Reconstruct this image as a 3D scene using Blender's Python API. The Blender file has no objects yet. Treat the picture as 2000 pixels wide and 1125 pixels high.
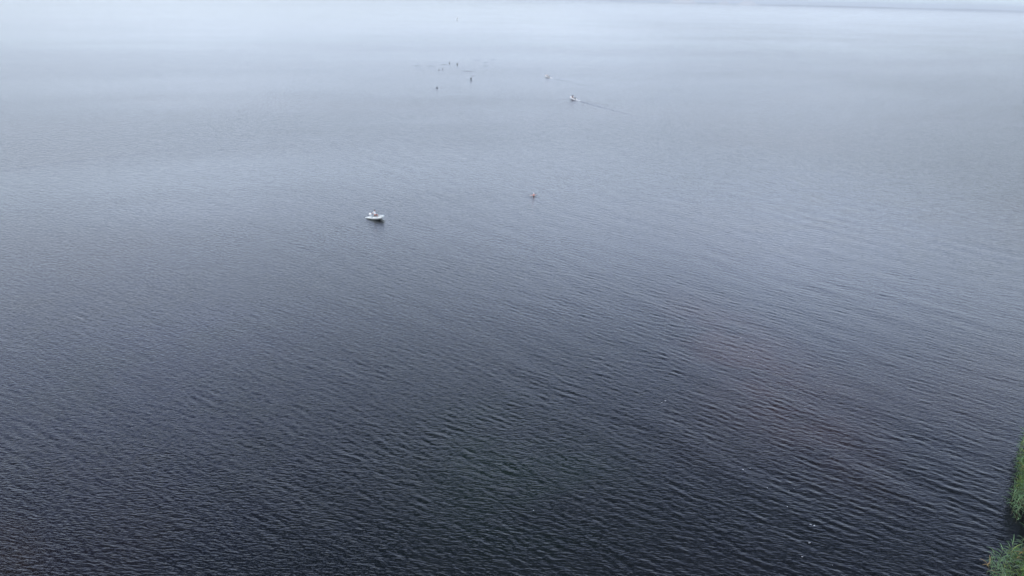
import bpy, bmesh, math, random
import numpy as np
from mathutils import Vector, Matrix, Quaternion

random.seed(7)
R = math.radians
scene = bpy.context.scene
col = scene.collection

# ------------------------------------------------------------------ camera
CAM_H = 38.0
PITCH = R(23.2)          # below the horizontal
ROLL = R(1.57)           # the horizon sinks towards the right of the picture
FPX = 1333.0             # focal length in pixels of the 2000 px wide photograph
f0 = Vector((0, math.cos(PITCH), -math.sin(PITCH)))
r0 = Vector((1, 0, 0))
u0 = r0.cross(f0)
cr = r0 * math.cos(ROLL) + u0 * math.sin(ROLL)
cu = u0 * math.cos(ROLL) - r0 * math.sin(ROLL)
cam_data = bpy.data.cameras.new('camera')
cam_data.sensor_width = 36.0
cam_data.lens = 36.0 * FPX / 2000.0
cam_data.clip_start = 0.5
cam_data.clip_end = 60000
cam = bpy.data.objects.new('camera', cam_data)
cam.matrix_world = Matrix(((cr.x, cu.x, -f0.x, 0), (cr.y, cu.y, -f0.y, 0), (cr.z, cu.z, -f0.z, CAM_H), (0, 0, 0, 1)))
col.objects.link(cam)
scene.camera = cam


def ground(px, py, z=0.0):
    """place on the water (height z) seen at a pixel of the 2000 x 1125 photograph"""
    d = f0 + cr * ((px - 1000) / FPX) + cu * ((562.5 - py) / FPX)
    t = (z - CAM_H) / d.z
    return Vector((d.x * t, d.y * t, z))


# ------------------------------------------------------------------ sky and sun
SUN_EL, SUN_AZ = R(36), R(200)      # azimuth clockwise from +Y: behind the camera, a little to the left
world = bpy.data.worlds.new('World')
scene.world = world
world.use_nodes = True
wn, wl = world.node_tree.nodes, world.node_tree.links
wn.clear()


def N(nodes, kind, **kw):
    n = nodes.new(kind)
    for k, v in kw.items():
        if k.startswith('i_'):
            key = k[2:]
            n.inputs[int(key) if key.isdigit() else key.replace('_', ' ')].default_value = v
        else:
            setattr(n, k, v)
    return n


def math_node(nodes, links, op, a, b=None, clamp=False):
    n = nodes.new('ShaderNodeMath')
    n.operation = op
    n.use_clamp = clamp
    for i, v in enumerate((a, b)):
        if v is None:
            continue
        if isinstance(v, (int, float)):
            n.inputs[i].default_value = v
        else:
            links.new(v, n.inputs[i])
    return n.outputs[0]


sky = N(wn, 'ShaderNodeTexSky', sky_type='NISHITA', sun_disc=False, sun_elevation=SUN_EL, sun_rotation=SUN_AZ,
        altitude=40, air_density=1.0, dust_density=1.5, ozone_density=1.5)
tc = N(wn, 'ShaderNodeTexCoord')
sep = N(wn, 'ShaderNodeSeparateXYZ')
wl.new(tc.outputs['Generated'], sep.inputs[0])
zc = math_node(wn, wl, 'MAXIMUM', sep.outputs['Z'], 0.0)
zd = math_node(wn, wl, 'ADD', zc, 0.12)
cx = math_node(wn, wl, 'DIVIDE', sep.outputs['X'], zd)
cy = math_node(wn, wl, 'DIVIDE', sep.outputs['Y'], zd)
comb = N(wn, 'ShaderNodeCombineXYZ')
wl.new(cx, comb.inputs[0]); wl.new(cy, comb.inputs[1])
cn = N(wn, 'ShaderNodeTexNoise', i_Scale=0.85, i_Detail=5.0, i_Roughness=0.55)
wl.new(comb.outputs[0], cn.inputs['Vector'])
cf = N(wn, 'ShaderNodeMapRange', interpolation_type='SMOOTHSTEP')
cf.inputs['From Min'].default_value = 0.30
cf.inputs['From Max'].default_value = 0.70
cf.inputs['To Min'].default_value = 0.74
cf.inputs['To Max'].default_value = 1.0
wl.new(cn.outputs[0], cf.inputs['Value'])
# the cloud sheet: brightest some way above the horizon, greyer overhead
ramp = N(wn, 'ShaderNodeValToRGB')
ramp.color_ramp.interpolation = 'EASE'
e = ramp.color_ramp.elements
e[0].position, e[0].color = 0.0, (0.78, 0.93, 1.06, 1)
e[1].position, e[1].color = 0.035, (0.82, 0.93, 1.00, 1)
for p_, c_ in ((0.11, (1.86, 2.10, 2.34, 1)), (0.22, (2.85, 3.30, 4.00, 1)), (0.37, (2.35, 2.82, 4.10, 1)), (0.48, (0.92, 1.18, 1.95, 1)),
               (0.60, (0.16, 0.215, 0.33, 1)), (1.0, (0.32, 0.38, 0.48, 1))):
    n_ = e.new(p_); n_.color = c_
wl.new(zc, ramp.inputs[0])
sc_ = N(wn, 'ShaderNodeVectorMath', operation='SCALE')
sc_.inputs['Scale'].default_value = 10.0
# added dimming of the sky to the sides and behind, darkening the outer water
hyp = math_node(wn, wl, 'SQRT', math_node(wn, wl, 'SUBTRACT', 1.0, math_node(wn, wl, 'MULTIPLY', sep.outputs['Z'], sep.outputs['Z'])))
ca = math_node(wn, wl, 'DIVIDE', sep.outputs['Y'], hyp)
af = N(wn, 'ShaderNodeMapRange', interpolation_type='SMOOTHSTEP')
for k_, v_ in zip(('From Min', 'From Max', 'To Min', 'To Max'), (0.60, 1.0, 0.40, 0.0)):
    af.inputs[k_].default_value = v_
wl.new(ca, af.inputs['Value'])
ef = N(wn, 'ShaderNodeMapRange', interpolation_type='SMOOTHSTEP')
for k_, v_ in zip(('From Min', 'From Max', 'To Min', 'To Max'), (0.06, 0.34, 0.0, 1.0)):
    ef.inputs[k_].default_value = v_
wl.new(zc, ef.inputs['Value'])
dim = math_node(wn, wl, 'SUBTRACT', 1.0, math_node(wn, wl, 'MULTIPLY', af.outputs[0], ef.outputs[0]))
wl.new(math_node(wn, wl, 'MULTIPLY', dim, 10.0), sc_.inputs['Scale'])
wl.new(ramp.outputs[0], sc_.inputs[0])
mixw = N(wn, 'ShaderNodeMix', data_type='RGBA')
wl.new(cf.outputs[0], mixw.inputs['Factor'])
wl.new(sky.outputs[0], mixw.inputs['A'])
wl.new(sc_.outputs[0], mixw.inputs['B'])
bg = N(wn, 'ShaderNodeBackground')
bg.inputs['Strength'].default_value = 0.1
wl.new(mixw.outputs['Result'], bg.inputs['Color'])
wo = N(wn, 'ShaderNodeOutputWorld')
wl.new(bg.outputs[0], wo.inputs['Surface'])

sun_data = bpy.data.lights.new('sun', 'SUN')
sun_data.energy = 2.3
sun_data.angle = R(12)
sun_data.color = (1.0, 0.96, 0.90)
sun = bpy.data.objects.new('sun', sun_data)
sd = Vector((math.sin(SUN_AZ) * math.cos(SUN_EL), math.cos(SUN_AZ) * math.cos(SUN_EL), math.sin(SUN_EL)))
sun.rotation_mode = 'QUATERNION'
sun.rotation_quaternion = sd.to_track_quat('Z', 'Y')
sun.location = sd * 200
col.objects.link(sun)

vs = scene.view_settings
vs.view_transform = 'Standard'
vs.look = 'None'
vs.exposure = 0.0
vs.gamma = 1.0
vs.use_curve_mapping = False
scene.cycles.max_bounces = 8
scene.cycles.volume_bounces = 4
scene.cycles.use_denoising = True


# ------------------------------------------------------------------ helpers
def new_mat(name, base, rough=0.6, spec=0.5, noise=None, var=0.15, metallic=0.0, sheen=0.0):
    m = bpy.data.materials.new(name)
    m.use_nodes = True
    nt = m.node_tree
    b = nt.nodes['Principled BSDF']
    b.inputs['Roughness'].default_value = rough
    b.inputs['Specular IOR Level'].default_value = spec
    b.inputs['Metallic'].default_value = metallic
    b.inputs['Base Color'].default_value = (*base, 1)
    if noise:
        t = nt.nodes.new('ShaderNodeTexCoord')
        n = nt.nodes.new('ShaderNodeTexNoise')
        n.inputs['Scale'].default_value = noise
        n.inputs['Detail'].default_value = 4
        nt.links.new(t.outputs['Object'], n.inputs['Vector'])
        r = nt.nodes.new('ShaderNodeValToRGB')
        r.color_ramp.elements[0].position = 0.3
        r.color_ramp.elements[1].position = 0.7
        r.color_ramp.elements[0].color = (*[c * (1 - var) for c in base], 1)
        r.color_ramp.elements[1].color = (*[min(1, c * (1 + var)) for c in base], 1)
        nt.links.new(n.outputs[0], r.inputs[0])
        nt.links.new(r.outputs[0], b.inputs['Base Color'])
    return m


M = {
    'tube': new_mat('pale_grey_rubber', (0.68, 0.72, 0.72), 0.45, noise=3, var=0.08),
    'tube_white': new_mat('white_rubber', (0.84, 0.85, 0.87), 0.45, noise=3, var=0.06),
    'trim': new_mat('dark_trim', (0.06, 0.07, 0.08), 0.6),
    'hull': new_mat('grey_hull', (0.05, 0.06, 0.07), 0.35, noise=4),
    'deck': new_mat('deck_grey', (0.22, 0.23, 0.24), 0.7, noise=8),
    'cowl_white': new_mat('white_cowling', (0.80, 0.80, 0.80), 0.3),
    'cowl_black': new_mat('black_cowling', (0.018, 0.018, 0.022), 0.3),
    'shirt': new_mat('white_cotton', (0.80, 0.80, 0.82), 0.9, noise=12, var=0.05),
    'dark_cloth': new_mat('dark_cloth', (0.03, 0.03, 0.045), 0.9, noise=12),
    'wetsuit': new_mat('black_neoprene', (0.012, 0.014, 0.02), 0.5, noise=12),
    'maroon': new_mat('brown_shorts', (0.07, 0.035, 0.035), 0.9, noise=12),
    'skin': new_mat('skin', (0.58, 0.29, 0.24), 0.55, noise=20, var=0.08),
    'hair': new_mat('dark_hair', (0.015, 0.012, 0.012), 0.6),
    'cap': new_mat('pale_swim_cap', (0.75, 0.70, 0.74), 0.4),
    'eye': new_mat('eye_dark', (0.03, 0.02, 0.02), 0.3),
    'sail': new_mat('white_sail', (0.82, 0.83, 0.84), 0.7, noise=2, var=0.04),
    'foam': new_mat('white_foam', (0.78, 0.80, 0.82), 0.8, noise=6, var=0.08),
    'soil': new_mat('wet_mud', (0.030, 0.026, 0.018), 0.8, noise=1.2, var=0.4),
    'dune': new_mat('pale_sand', (0.70, 0.66, 0.62), 0.9, noise=0.01, var=0.1),
    'wood': new_mat('far_pine_wood', (0.06, 0.085, 0.07), 0.9, noise=0.02, var=0.3),
}


def tag(o, label=None, cat=None, group=None, kind=None):
    if label: o['label'] = label
    if cat: o['category'] = cat
    if group: o['group'] = group
    if kind: o['kind'] = kind
    return o


def empty(name, loc, rot=(0, 0, 0)):
    o = bpy.data.objects.new(name, None)
    o.location = loc
    o.rotation_euler = rot
    o.empty_display_size = 0.3
    col.objects.link(o)
    return o


def link_mesh(name, verts, faces, mat, parent=None, smooth=True):
    me = bpy.data.meshes.new(name)
    me.from_pydata([tuple(v) for v in verts], [], faces)
    me.update()
    if smooth:
        me.polygons.foreach_set('use_smooth', [True] * len(me.polygons))
    if mat: me.materials.append(mat)
    o = bpy.data.objects.new(name, me)
    if parent: o.parent = parent
    col.objects.link(o)
    return o


def link_bm(name, bm, mat, parent=None, smooth=True):
    me = bpy.data.meshes.new(name)
    bm.to_mesh(me); bm.free()
    if smooth:
        me.polygons.foreach_set('use_smooth', [True] * len(me.polygons))
    me.materials.append(mat)
    o = bpy.data.objects.new(name, me)
    if parent: o.parent = parent
    col.objects.link(o)
    return o


def tube_geo(path, radii, n=12, cap=True, squash=1.0):
    """rings swept along a path"""
    V, F = [], []
    P = [Vector(p) for p in path]
    m = len(P)
    up = Vector((0, 0, 1))
    for i, p in enumerate(P):
        t = (P[min(i + 1, m - 1)] - P[max(i - 1, 0)]).normalized()
        a = up if abs(t.dot(up)) < 0.95 else Vector((0, 1, 0))
        s = t.cross(a).normalized()
        q = s.cross(t).normalized()
        for k in range(n):
            th = 2 * math.pi * k / n
            V.append(p + s * (radii[i] * math.cos(th)) + q * (radii[i] * squash * math.sin(th)))
    for i in range(m - 1):
        for k in range(n):
            a, b = i * n + k, i * n + (k + 1) % n
            F.append((a, b, b + n, a + n))
    if cap:
        F.append(tuple(range(n - 1, -1, -1)))
        F.append(tuple((m - 1) * n + k for k in range(n)))
    return V, F


def merge(parts):
    V, F = [], []
    for v, f in parts:
        o = len(V)
        V += list(v)
        F += [tuple(i + o for i in q) for q in f]
    return V, F


def box_geo(c, s, taper=1.0):
    x, y, z = s[0] / 2, s[1] / 2, s[2] / 2
    V = []
    for dz, k in ((-z, 1.0), (z, taper)):
        for dx, dy in ((-x, -y), (x, -y), (x, y), (-x, y)):
            V.append(Vector((c[0] + dx * k, c[1] + dy * k, c[2] + dz)))
    F = [(3, 2, 1, 0), (4, 5, 6, 7), (0, 1, 5, 4), (1, 2, 6, 5), (2, 3, 7, 6), (3, 0, 4, 7)]
    return V, F


def bevel_box(name, c, s, mat, parent, w=0.03, taper=1.0):
    V, F = box_geo(c, s, taper)
    bm = bmesh.new()
    vv = [bm.verts.new(v) for v in V]
    for q in F: bm.faces.new([vv[i] for i in q])
    bmesh.ops.bevel(bm, geom=bm.edges[:], offset=w, segments=2, affect='EDGES')
    return link_bm(name, bm, mat, parent)


def smooth_path(pts, rad, sub=6):
    """Catmull-Rom through the points, radii likewise"""
    P = [Vector(p) for p in pts]
    out, ro = [], []
    for i in range(len(P) - 1):
        a, b, c, d = P[max(i - 1, 0)], P[i], P[i + 1], P[min(i + 2, len(P) - 1)]
        for k in range(sub):
            t = k / sub
            out.append(0.5 * ((2 * b) + (c - a) * t + (2 * a - 5 * b + 4 * c - d) * t * t + (3 * b - a - 3 * c + d) * t ** 3))
            ro.append(rad[i] * (1 - t) + rad[i + 1] * t)
    out.append(P[-1]); ro.append(rad[-1])
    return out, ro


def copy_tree(o, parent=None):
    c = o.copy()
    col.objects.link(c)
    if parent: c.parent = parent
    for ch in list(o.children): copy_tree(ch, c)
    return c


# ------------------------------------------------------------------ wave fields
rng = np.random.default_rng(11)


def wave_tile(L, n, lam_min, lam_max, lam_peak, direction, spread):
    k1 = 2 * np.pi * np.fft.fftfreq(n, L / n)
    kx, ky = np.meshgrid(k1, k1, indexing='ij')
    k = np.hypot(kx, ky); k[0, 0] = 1e-9
    lam = 2 * np.pi / k
    th = np.arctan2(ky, kx) - direction
    amp = k ** -2.0 * np.exp(-0.7 * (2 * np.pi / lam_peak / k) ** 2)
    amp *= np.abs(np.cos(th)) ** spread
    amp[(lam < lam_min) | (lam > lam_max)] = 0
    spec = amp * (rng.normal(size=(n, n)) + 1j * rng.normal(size=(n, n)))
    h = np.fft.ifft2(spec).real
    gx = (np.roll(h, -1, 0) - np.roll(h, 1, 0)) / (2 * L / n)
    gy = (np.roll(h, -1, 1) - np.roll(h, 1, 1)) / (2 * L / n)
    s = math.sqrt(float((gx ** 2 + gy ** 2).mean()))
    return (h / s).astype(np.float32)        # unit rms slope


def sample(tile, L, x, y, rot=0.0, off=(0, 0)):
    n = tile.shape[0]
    c, s = math.cos(rot), math.sin(rot)
    u = (c * x + s * y + off[0]) * (n / L)
    v = (-s * x + c * y + off[1]) * (n / L)
    i = np.floor(u).astype(np.int64); j = np.floor(v).astype(np.int64)
    fu, fv = (u - i).astype(np.float32), (v - j).astype(np.float32)
    i %= n; j %= n
    i2, j2 = (i + 1) % n, (j + 1) % n
    return (tile[i, j] * (1 - fu) * (1 - fv) + tile[i2, j] * fu * (1 - fv) + tile[i, j2] * (1 - fu) * fv + tile[i2, j2] * fu * fv)


WDIR = R(52)     # the waves run this way; their crests lie from upper left to lower right
T_main = wave_tile(97.0, 1024, 0.6, 2.2, 0.95, WDIR, 9)
T_mid = wave_tile(41.0, 1024, 0.30, 0.9, 0.5, R(80), 4)
T_long = wave_tile(173.0, 512, 3.5, 14.0, 6.0, R(40), 8)
T_gust = wave_tile(420.0, 256, 25, 200, 80, R(60), 1)
T_gust /= T_gust.std()


def gust(x, y):
    return sample(T_gust, 420.0, x, y, 0.3)


def shelter(x):       # the water lies calmer towards the reeds on the right
    return np.clip(1.15 - (x + 25) / 160.0, 0.75, 1.2)


def wave_height(x, y, dx):
    """height of the water for a mesh whose cells are dx wide there"""
    g = np.clip(1 + 0.18 * gust(x, y) + 0.16 * sample(T_gust, 110.0, x, y, 1.1), 0.4, 1.8)
    w_main = np.clip((0.95 - dx) / 0.5, 0, 1)
    w_mid = np.clip((0.34 - dx) / 0.2, 0, 1)
    w_long = np.clip((3.0 - dx) / 1.5, 0, 1)
    a = 0.5 * (sample(T_main, 97.0, x, y) + sample(T_main, 97.0, x, y, R(9), (31, 12))) * 1.41
    h = 0.038 * g * w_main * (a + 1.3 * a * np.abs(a))
    h += 0.070 * g * shelter(x) * w_mid * sample(T_mid, 41.0, x, y)
    h += 0.008 * w_long * sample(T_long, 173.0, x, y)
    return h


# ------------------------------------------------------------------ water
def build_water():
    az_d = np.arange(-51, 51.001, 0.115)
    az_c = np.concatenate([np.arange(-180, -51, 3.0), az_d, np.arange(54, 180, 3.0)])
    rr = [1.0, 6.0, 14.0]
    r = 22.0
    while r < 620:
        rr.append(r); r *= 1.0028
    while r < 15000:
        rr.append(r); r *= 1.06
    rr = np.array(rr)
    az = np.radians(az_c)
    Rg, A = np.meshgrid(rr, az, indexing='ij')
    X = Rg * np.sin(A); Y = Rg * np.cos(A)
    dr = np.gradient(rr)
    daz = np.radians(np.abs(np.gradient(az_c)))
    dx = np.maximum(dr[:, None], Rg * daz[None, :])
    Z = wave_height(X, Y, dx)
    nr, na = X.shape
    co = np.stack([X, Y, Z], -1).reshape(-1, 3)
    co = np.concatenate([co, [[0, 0, 0]]]).astype(np.float32)
    i = np.arange(nr - 1)[:, None] * na
    j = np.arange(na)[None, :]
    j2 = (j + 1) % na
    quads = np.stack([i + j, i + na + j, i + na + j2, i + j2], -1).reshape(-1, 4)
    quads = quads[:, ::-1]
    c = len(co) - 1
    tris = np.stack([np.full(na, c), np.arange(na), (np.arange(na) + 1) % na], -1)[:, ::-1]
    me = bpy.data.meshes.new('water')
    me.vertices.add(len(co)); me.vertices.foreach_set('co', co.ravel())
    nl = quads.size + tris.size
    me.loops.add(nl)
    me.loops.foreach_set('vertex_index', np.concatenate([quads.ravel(), tris.ravel()]).astype(np.int32))
    npoly = len(quads) + len(tris)
    me.polygons.add(npoly)
    starts = np.concatenate([np.arange(len(quads)) * 4, quads.size + np.arange(len(tris)) * 3]).astype(np.int32)
    me.polygons.foreach_set('loop_start', starts)
    me.polygons.foreach_set('use_smooth', np.ones(npoly, dtype=bool))
    me.update(calc_edges=True)
    me.validate()
    o = bpy.data.objects.new('water', me)
    col.objects.link(o)
    o['kind'] = 'structure'
    return o


def water_material():
    m = bpy.data.materials.new('lake_water')
    m.use_nodes = True
    nt = m.node_tree; nd, lk = nt.nodes, nt.links
    b = nd['Principled BSDF']
    b.inputs['IOR'].default_value = 1.333
    geo = N(nd, 'ShaderNodeNewGeometry')
    pos = geo.outputs['Position']
    ln = N(nd, 'ShaderNodeVectorMath', operation='LENGTH'); lk.new(pos, ln.inputs[0])
    dist = ln.outputs['Value']

    def rng_(v, a, b_, c, d):
        n = N(nd, 'ShaderNodeMapRange', interpolation_type='SMOOTHSTEP')
        for k, val in zip(('From Min', 'From Max', 'To Min', 'To Max'), (a, b_, c, d)):
            n.inputs[k].default_value = val
        lk.new(v, n.inputs['Value'])
        return n.outputs[0]

    def noise(rot, sx, sy, scale, detail, rough):
        """ripples: stretched sx along the crests, sy across them"""
        mp = N(nd, 'ShaderNodeMapping')
        mp.vector_type = 'TEXTURE'
        mp.inputs['Rotation'].default_value = (0, 0, rot)
        mp.inputs['Scale'].default_value = (sx, sy, 1)
        lk.new(pos, mp.inputs['Vector'])
        n = N(nd, 'ShaderNodeTexNoise', noise_dimensions='2D')
        n.inputs['Scale'].default_value = scale
        n.inputs['Detail'].default_value = detail
        n.inputs['Roughness'].default_value = rough
        lk.new(mp.outputs[0], n.inputs['Vector'])
        return n.outputs[0]

    # colour of the water body: dark, with faint brown and blue green clouds
    big = noise(0.5, 1.6, 1.0, 0.022, 3, 0.5)
    r = N(nd, 'ShaderNodeValToRGB')
    el = r.color_ramp.elements
    el[0].position, el[0].color = 0.36, (0.0022, 0.0045, 0.0055, 1)
    el[1].position, el[1].color = 0.68, (0.0110, 0.0070, 0.0070, 1)
    x = el.new(0.52); x.color = (0.0035, 0.0045, 0.0070, 1)
    lk.new(big, r.inputs[0])
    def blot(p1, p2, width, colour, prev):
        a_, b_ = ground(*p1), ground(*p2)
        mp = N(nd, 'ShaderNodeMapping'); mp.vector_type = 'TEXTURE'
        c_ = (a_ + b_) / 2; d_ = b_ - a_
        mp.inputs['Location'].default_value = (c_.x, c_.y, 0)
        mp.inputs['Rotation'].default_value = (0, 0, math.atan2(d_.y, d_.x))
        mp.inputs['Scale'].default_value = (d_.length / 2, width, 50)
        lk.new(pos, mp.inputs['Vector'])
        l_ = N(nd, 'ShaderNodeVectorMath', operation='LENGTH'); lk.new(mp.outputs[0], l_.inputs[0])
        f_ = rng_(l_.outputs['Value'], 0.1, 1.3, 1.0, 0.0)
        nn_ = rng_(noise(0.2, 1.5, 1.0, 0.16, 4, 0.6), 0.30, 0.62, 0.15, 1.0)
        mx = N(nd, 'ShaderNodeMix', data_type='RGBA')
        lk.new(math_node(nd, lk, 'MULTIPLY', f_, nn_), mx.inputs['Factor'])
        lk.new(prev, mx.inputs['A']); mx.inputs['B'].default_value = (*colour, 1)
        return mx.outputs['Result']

    # tint blots: reddish right of middle, greenish at lower middle, bluish to the left
    c = blot((1330, 560), (1700, 960), 9, (0.028, 0.0125, 0.0105), r.outputs[0])
    c = blot((880, 760), (1180, 1110), 11, (0.0022, 0.0085, 0.0045), c)
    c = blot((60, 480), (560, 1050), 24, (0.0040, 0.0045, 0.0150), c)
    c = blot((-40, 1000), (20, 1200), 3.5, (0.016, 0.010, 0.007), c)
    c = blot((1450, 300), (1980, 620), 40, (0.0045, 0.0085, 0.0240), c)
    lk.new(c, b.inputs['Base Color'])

    # wind patches
    wind = rng_(noise(0.35, 3.2, 1.0, 0.011, 4, 0.6), 0.35, 0.65, 0.86, 1.18)
    sx_ = N(nd, 'ShaderNodeSeparateXYZ'); lk.new(pos, sx_.inputs[0])
    calm0 = rng_(sx_.outputs['X'], -30, 45, 1.12, 0.72)
    lee = rng_(dist, 90, 170, 1.0, 0.0)
    calm = math_node(nd, lk, 'ADD', math_node(nd, lk, 'MULTIPLY', math_node(nd, lk, 'SUBTRACT', calm0, 1.0), lee), rng_(sx_.outputs['X'], 30, 260, 1.0, 1.6))
    near = math_node(nd, lk, 'MULTIPLY', wind, calm)

    # small ripples everywhere, larger ones where the mesh no longer carries them
    fine = noise(R(-8), 0.55, 0.16, 1.0, 2, 0.55)
    fine2 = noise(R(-38), 1.1, 0.34, 1.0, 1, 0.5)
    farw = noise(R(-34), 2.8, 0.80, 1.0, 3, 0.6)
    b1 = N(nd, 'ShaderNodeBump'); b1.inputs['Distance'].default_value = 0.040
    lk.new(fine, b1.inputs['Height']); lk.new(near, b1.inputs['Strength'])
    b2 = N(nd, 'ShaderNodeBump'); b2.inputs['Distance'].default_value = 0.05
    s2 = math_node(nd, lk, 'MULTIPLY', near, rng_(dist, 70, 150, 0.35, 1.25))
    lk.new(fine2, b2.inputs['Height']); lk.new(s2, b2.inputs['Strength']); lk.new(b1.outputs[0], b2.inputs['Normal'])
    b3 = N(nd, 'ShaderNodeBump'); b3.inputs['Distance'].default_value = 0.21
    s3 = math_node(nd, lk, 'MULTIPLY', near, rng_(dist, 100, 230, 0.0, 1.0))
    lk.new(farw, b3.inputs['Height']); lk.new(s3, b3.inputs['Strength']); lk.new(b2.outputs[0], b3.inputs['Normal'])
    lk.new(b3.outputs[0], b.inputs['Normal'])
    lk.new(math_node(nd, lk, 'SUBTRACT', rng_(dist, 60, 340, 0.08, 0.215), rng_(dist, 380, 1300, 0.0, 0.095)), b.inputs['Roughness'])
    return m


water = build_water()
M['water'] = water_material()
water.data.materials.append(M['water'])

# lake bed far below is never seen: the water is opaque.  Far shore ---------
def ridge(name, x0, x1, D, depth, hfun, mat, n=160):
    """a low rounded landmass standing D metres off, from bearing pixel x0 to x1"""
    V, F = [], []
    prof = ((0.0, 0.0), (0.06, 0.45), (0.16, 0.85), (0.4, 1.0), (0.75, 0.7), (1.0, 0.0))
    for i in range(n + 1):
        px = x0 + (x1 - x0) * i / n
        bx = (px - 1000) / FPX / math.cos(PITCH) * 1.0
        h = hfun(px)
        for (a, b) in prof:
            d = D + depth * a
            V.append((bx * d, d, -0.5 + (h + 0.5) * b))
    k = len(prof)
    for i in range(n):
        for j in range(k - 1):
            a = i * k + j
            F.append((a, a + k, a + k + 1, a + 1))
    F.append(tuple(range(k)))
    F.append(tuple(n * k + j for j in range(k - 1, -1, -1)))
    o = link_mesh(name, V, F, mat)
    return tag(o, kind='structure')


def vnoise(seed):
    r_ = np.random.default_rng(seed)
    ph = r_.uniform(0, 6.28, 12)
    def f(x, s):
        return sum(math.sin(x / s * (1.0 + 0.73 * i) + ph[i]) / (1 + 0.6 * i) for i in range(8)) / 2.6
    return f


n1 = vnoise(3)
D_SHORE = 9500.0


def shore_h(px):
    base = 17 + 6 * n1(px, 60) + 4.0 * n1(px * 1.7, 7)
    if px > 1640: base += 10 * math.exp(-((px - 1760) / 90) ** 2) + 5 * math.exp(-((px - 2010) / 60) ** 2)
    return max(4.0, base * min(1, max(0.35, (px - 1150) / 300)))


ridge('far_shore', 1150, 2300, D_SHORE, 900, shore_h, M['wood'], 600)
def dune_h(c, w, h):
    def f(px):
        t = (px - c) / w
        return max(0.3, h * (1 - abs(t) ** 3.0) * (1 + 0.08 * math.sin(px * 1.3)))
    return f
for (c, w, h) in ((1270, 23, 58), (1337, 10, 38), (1376, 16, 50)):
    ridge('dune', c - w, c + w, D_SHORE - 500, 300, dune_h(c, w, h), M['dune'], 30)

# ------------------------------------------------------------------ haze
def build_haze():
    s = 15500
    V = [(-s, -s, -3), (s, -s, -3), (s, s, -3), (-s, s, -3), (-s, -s, 70), (s, -s, 70), (s, s, 70), (-s, s, 70)]
    F = [(3, 2, 1, 0), (4, 5, 6, 7), (0, 1, 5, 4), (1, 2, 6, 5), (2, 3, 7, 6), (3, 0, 4, 7)]
    m = bpy.data.materials.new('air')
    m.use_nodes = True
    nd, lk = m.node_tree.nodes, m.node_tree.links
    nd.clear()
    v = nd.new('ShaderNodeVolumePrincipled')
    v.inputs['Color'].default_value = (0.955, 0.985, 1.0, 1)
    v.inputs['Density'].default_value = 1.9e-4
    v.inputs['Anisotropy'].default_value = 0.2
    out = nd.new('ShaderNodeOutputMaterial')
    lk.new(v.outputs[0], out.inputs['Volume'])
    o = link_mesh('haze', V, F, m, smooth=False)
    o['kind'] = 'stuff'
    return o


build_haze()


# ------------------------------------------------------------------ people
def skin_mesh(verts, edges, root=0, sub=1):
    """one continuous body grown along a skeleton: verts = (x, y, z, rx, ry)"""
    me = bpy.data.meshes.new('tmp')
    me.from_pydata([v[:3] for v in verts], edges, [])
    o = bpy.data.objects.new('tmp', me)
    col.objects.link(o)
    o.modifiers.new('s', 'SKIN').use_smooth_shade = True
    sv = me.skin_vertices[0].data
    for i, v in enumerate(verts):
        sv[i].radius = (v[3], v[4] if len(v) > 4 else v[3])
        sv[i].use_root = (i == root)
    ss = o.modifiers.new('d', 'SUBSURF'); ss.levels = sub; ss.render_levels = sub
    dg = bpy.context.evaluated_depsgraph_get()
    res = bpy.data.meshes.new_from_object(o.evaluated_get(dg))
    bpy.data.objects.remove(o)
    bpy.data.meshes.remove(me)
    return res


def mesh_from(name, me, mat, parent):
    me.materials.clear(); me.materials.append(mat)
    o = bpy.data.objects.new(name, me)
    o.parent = parent
    col.objects.link(o)
    return o


def blob(c, r, seg=12, ring=8):
    V, F = [], []
    for i in range(ring + 1):
        a = math.pi * i / ring
        for j in range(seg):
            b = 2 * math.pi * j / seg
            V.append(Vector((c[0] + r[0] * math.sin(a) * math.cos(b), c[1] + r[1] * math.sin(a) * math.sin(b), c[2] + r[2] * math.cos(a))))
    for i in range(ring):
        for j in range(seg):
            p, q = i * seg + j, i * seg + (j + 1) % seg
            F.append((p, p + seg, q + seg, q))
    return V, F


def add_geo(me, geo):
    bm = bmesh.new(); bm.from_mesh(me)
    vv = [bm.verts.new(v) for v in geo[0]]
    for q in geo[1]:
        try: bm.faces.new([vv[i] for i in q])
        except ValueError: pass
    for f in bm.faces: f.smooth = True
    bm.to_mesh(me); bm.free()


def hand_geo(wrist, direction, side, curl=0.5):
    """palm with four unequal bent fingers and a thumb leaving its side; side = +1 left, -1 right"""
    d = Vector(direction).normalized()
    up = Vector((0, 0, 1)) if abs(d.z) < 0.9 else Vector((1, 0, 0))
    s = d.cross(up).normalized() * side
    dn = -(s.cross(d).normalized()) * side
    w = Vector(wrist)
    parts = [tube_geo([w, w + d * 0.04, w + d * 0.085], [0.026, 0.038, 0.036], 8, squash=0.5)]
    for k, L in enumerate((0.068, 0.078, 0.072, 0.056)):
        b = w + d * 0.08 + s * ((k - 1.5) * 0.019)
        m1 = b + d * L * 0.45 + dn * L * 0.15 * curl
        m2 = m1 + d * L * 0.3 + dn * L * 0.35 * curl
        parts.append(tube_geo([b, m1, m2], [0.0095, 0.009, 0.007], 6))
    b = w + d * 0.03 - s * 0.03
    m1 = b - s * 0.028 + d * 0.025
    parts.append(tube_geo([b, m1, m1 + d * 0.03 - s * 0.004], [0.012, 0.0105, 0.008], 6))
    return merge(parts)


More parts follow.
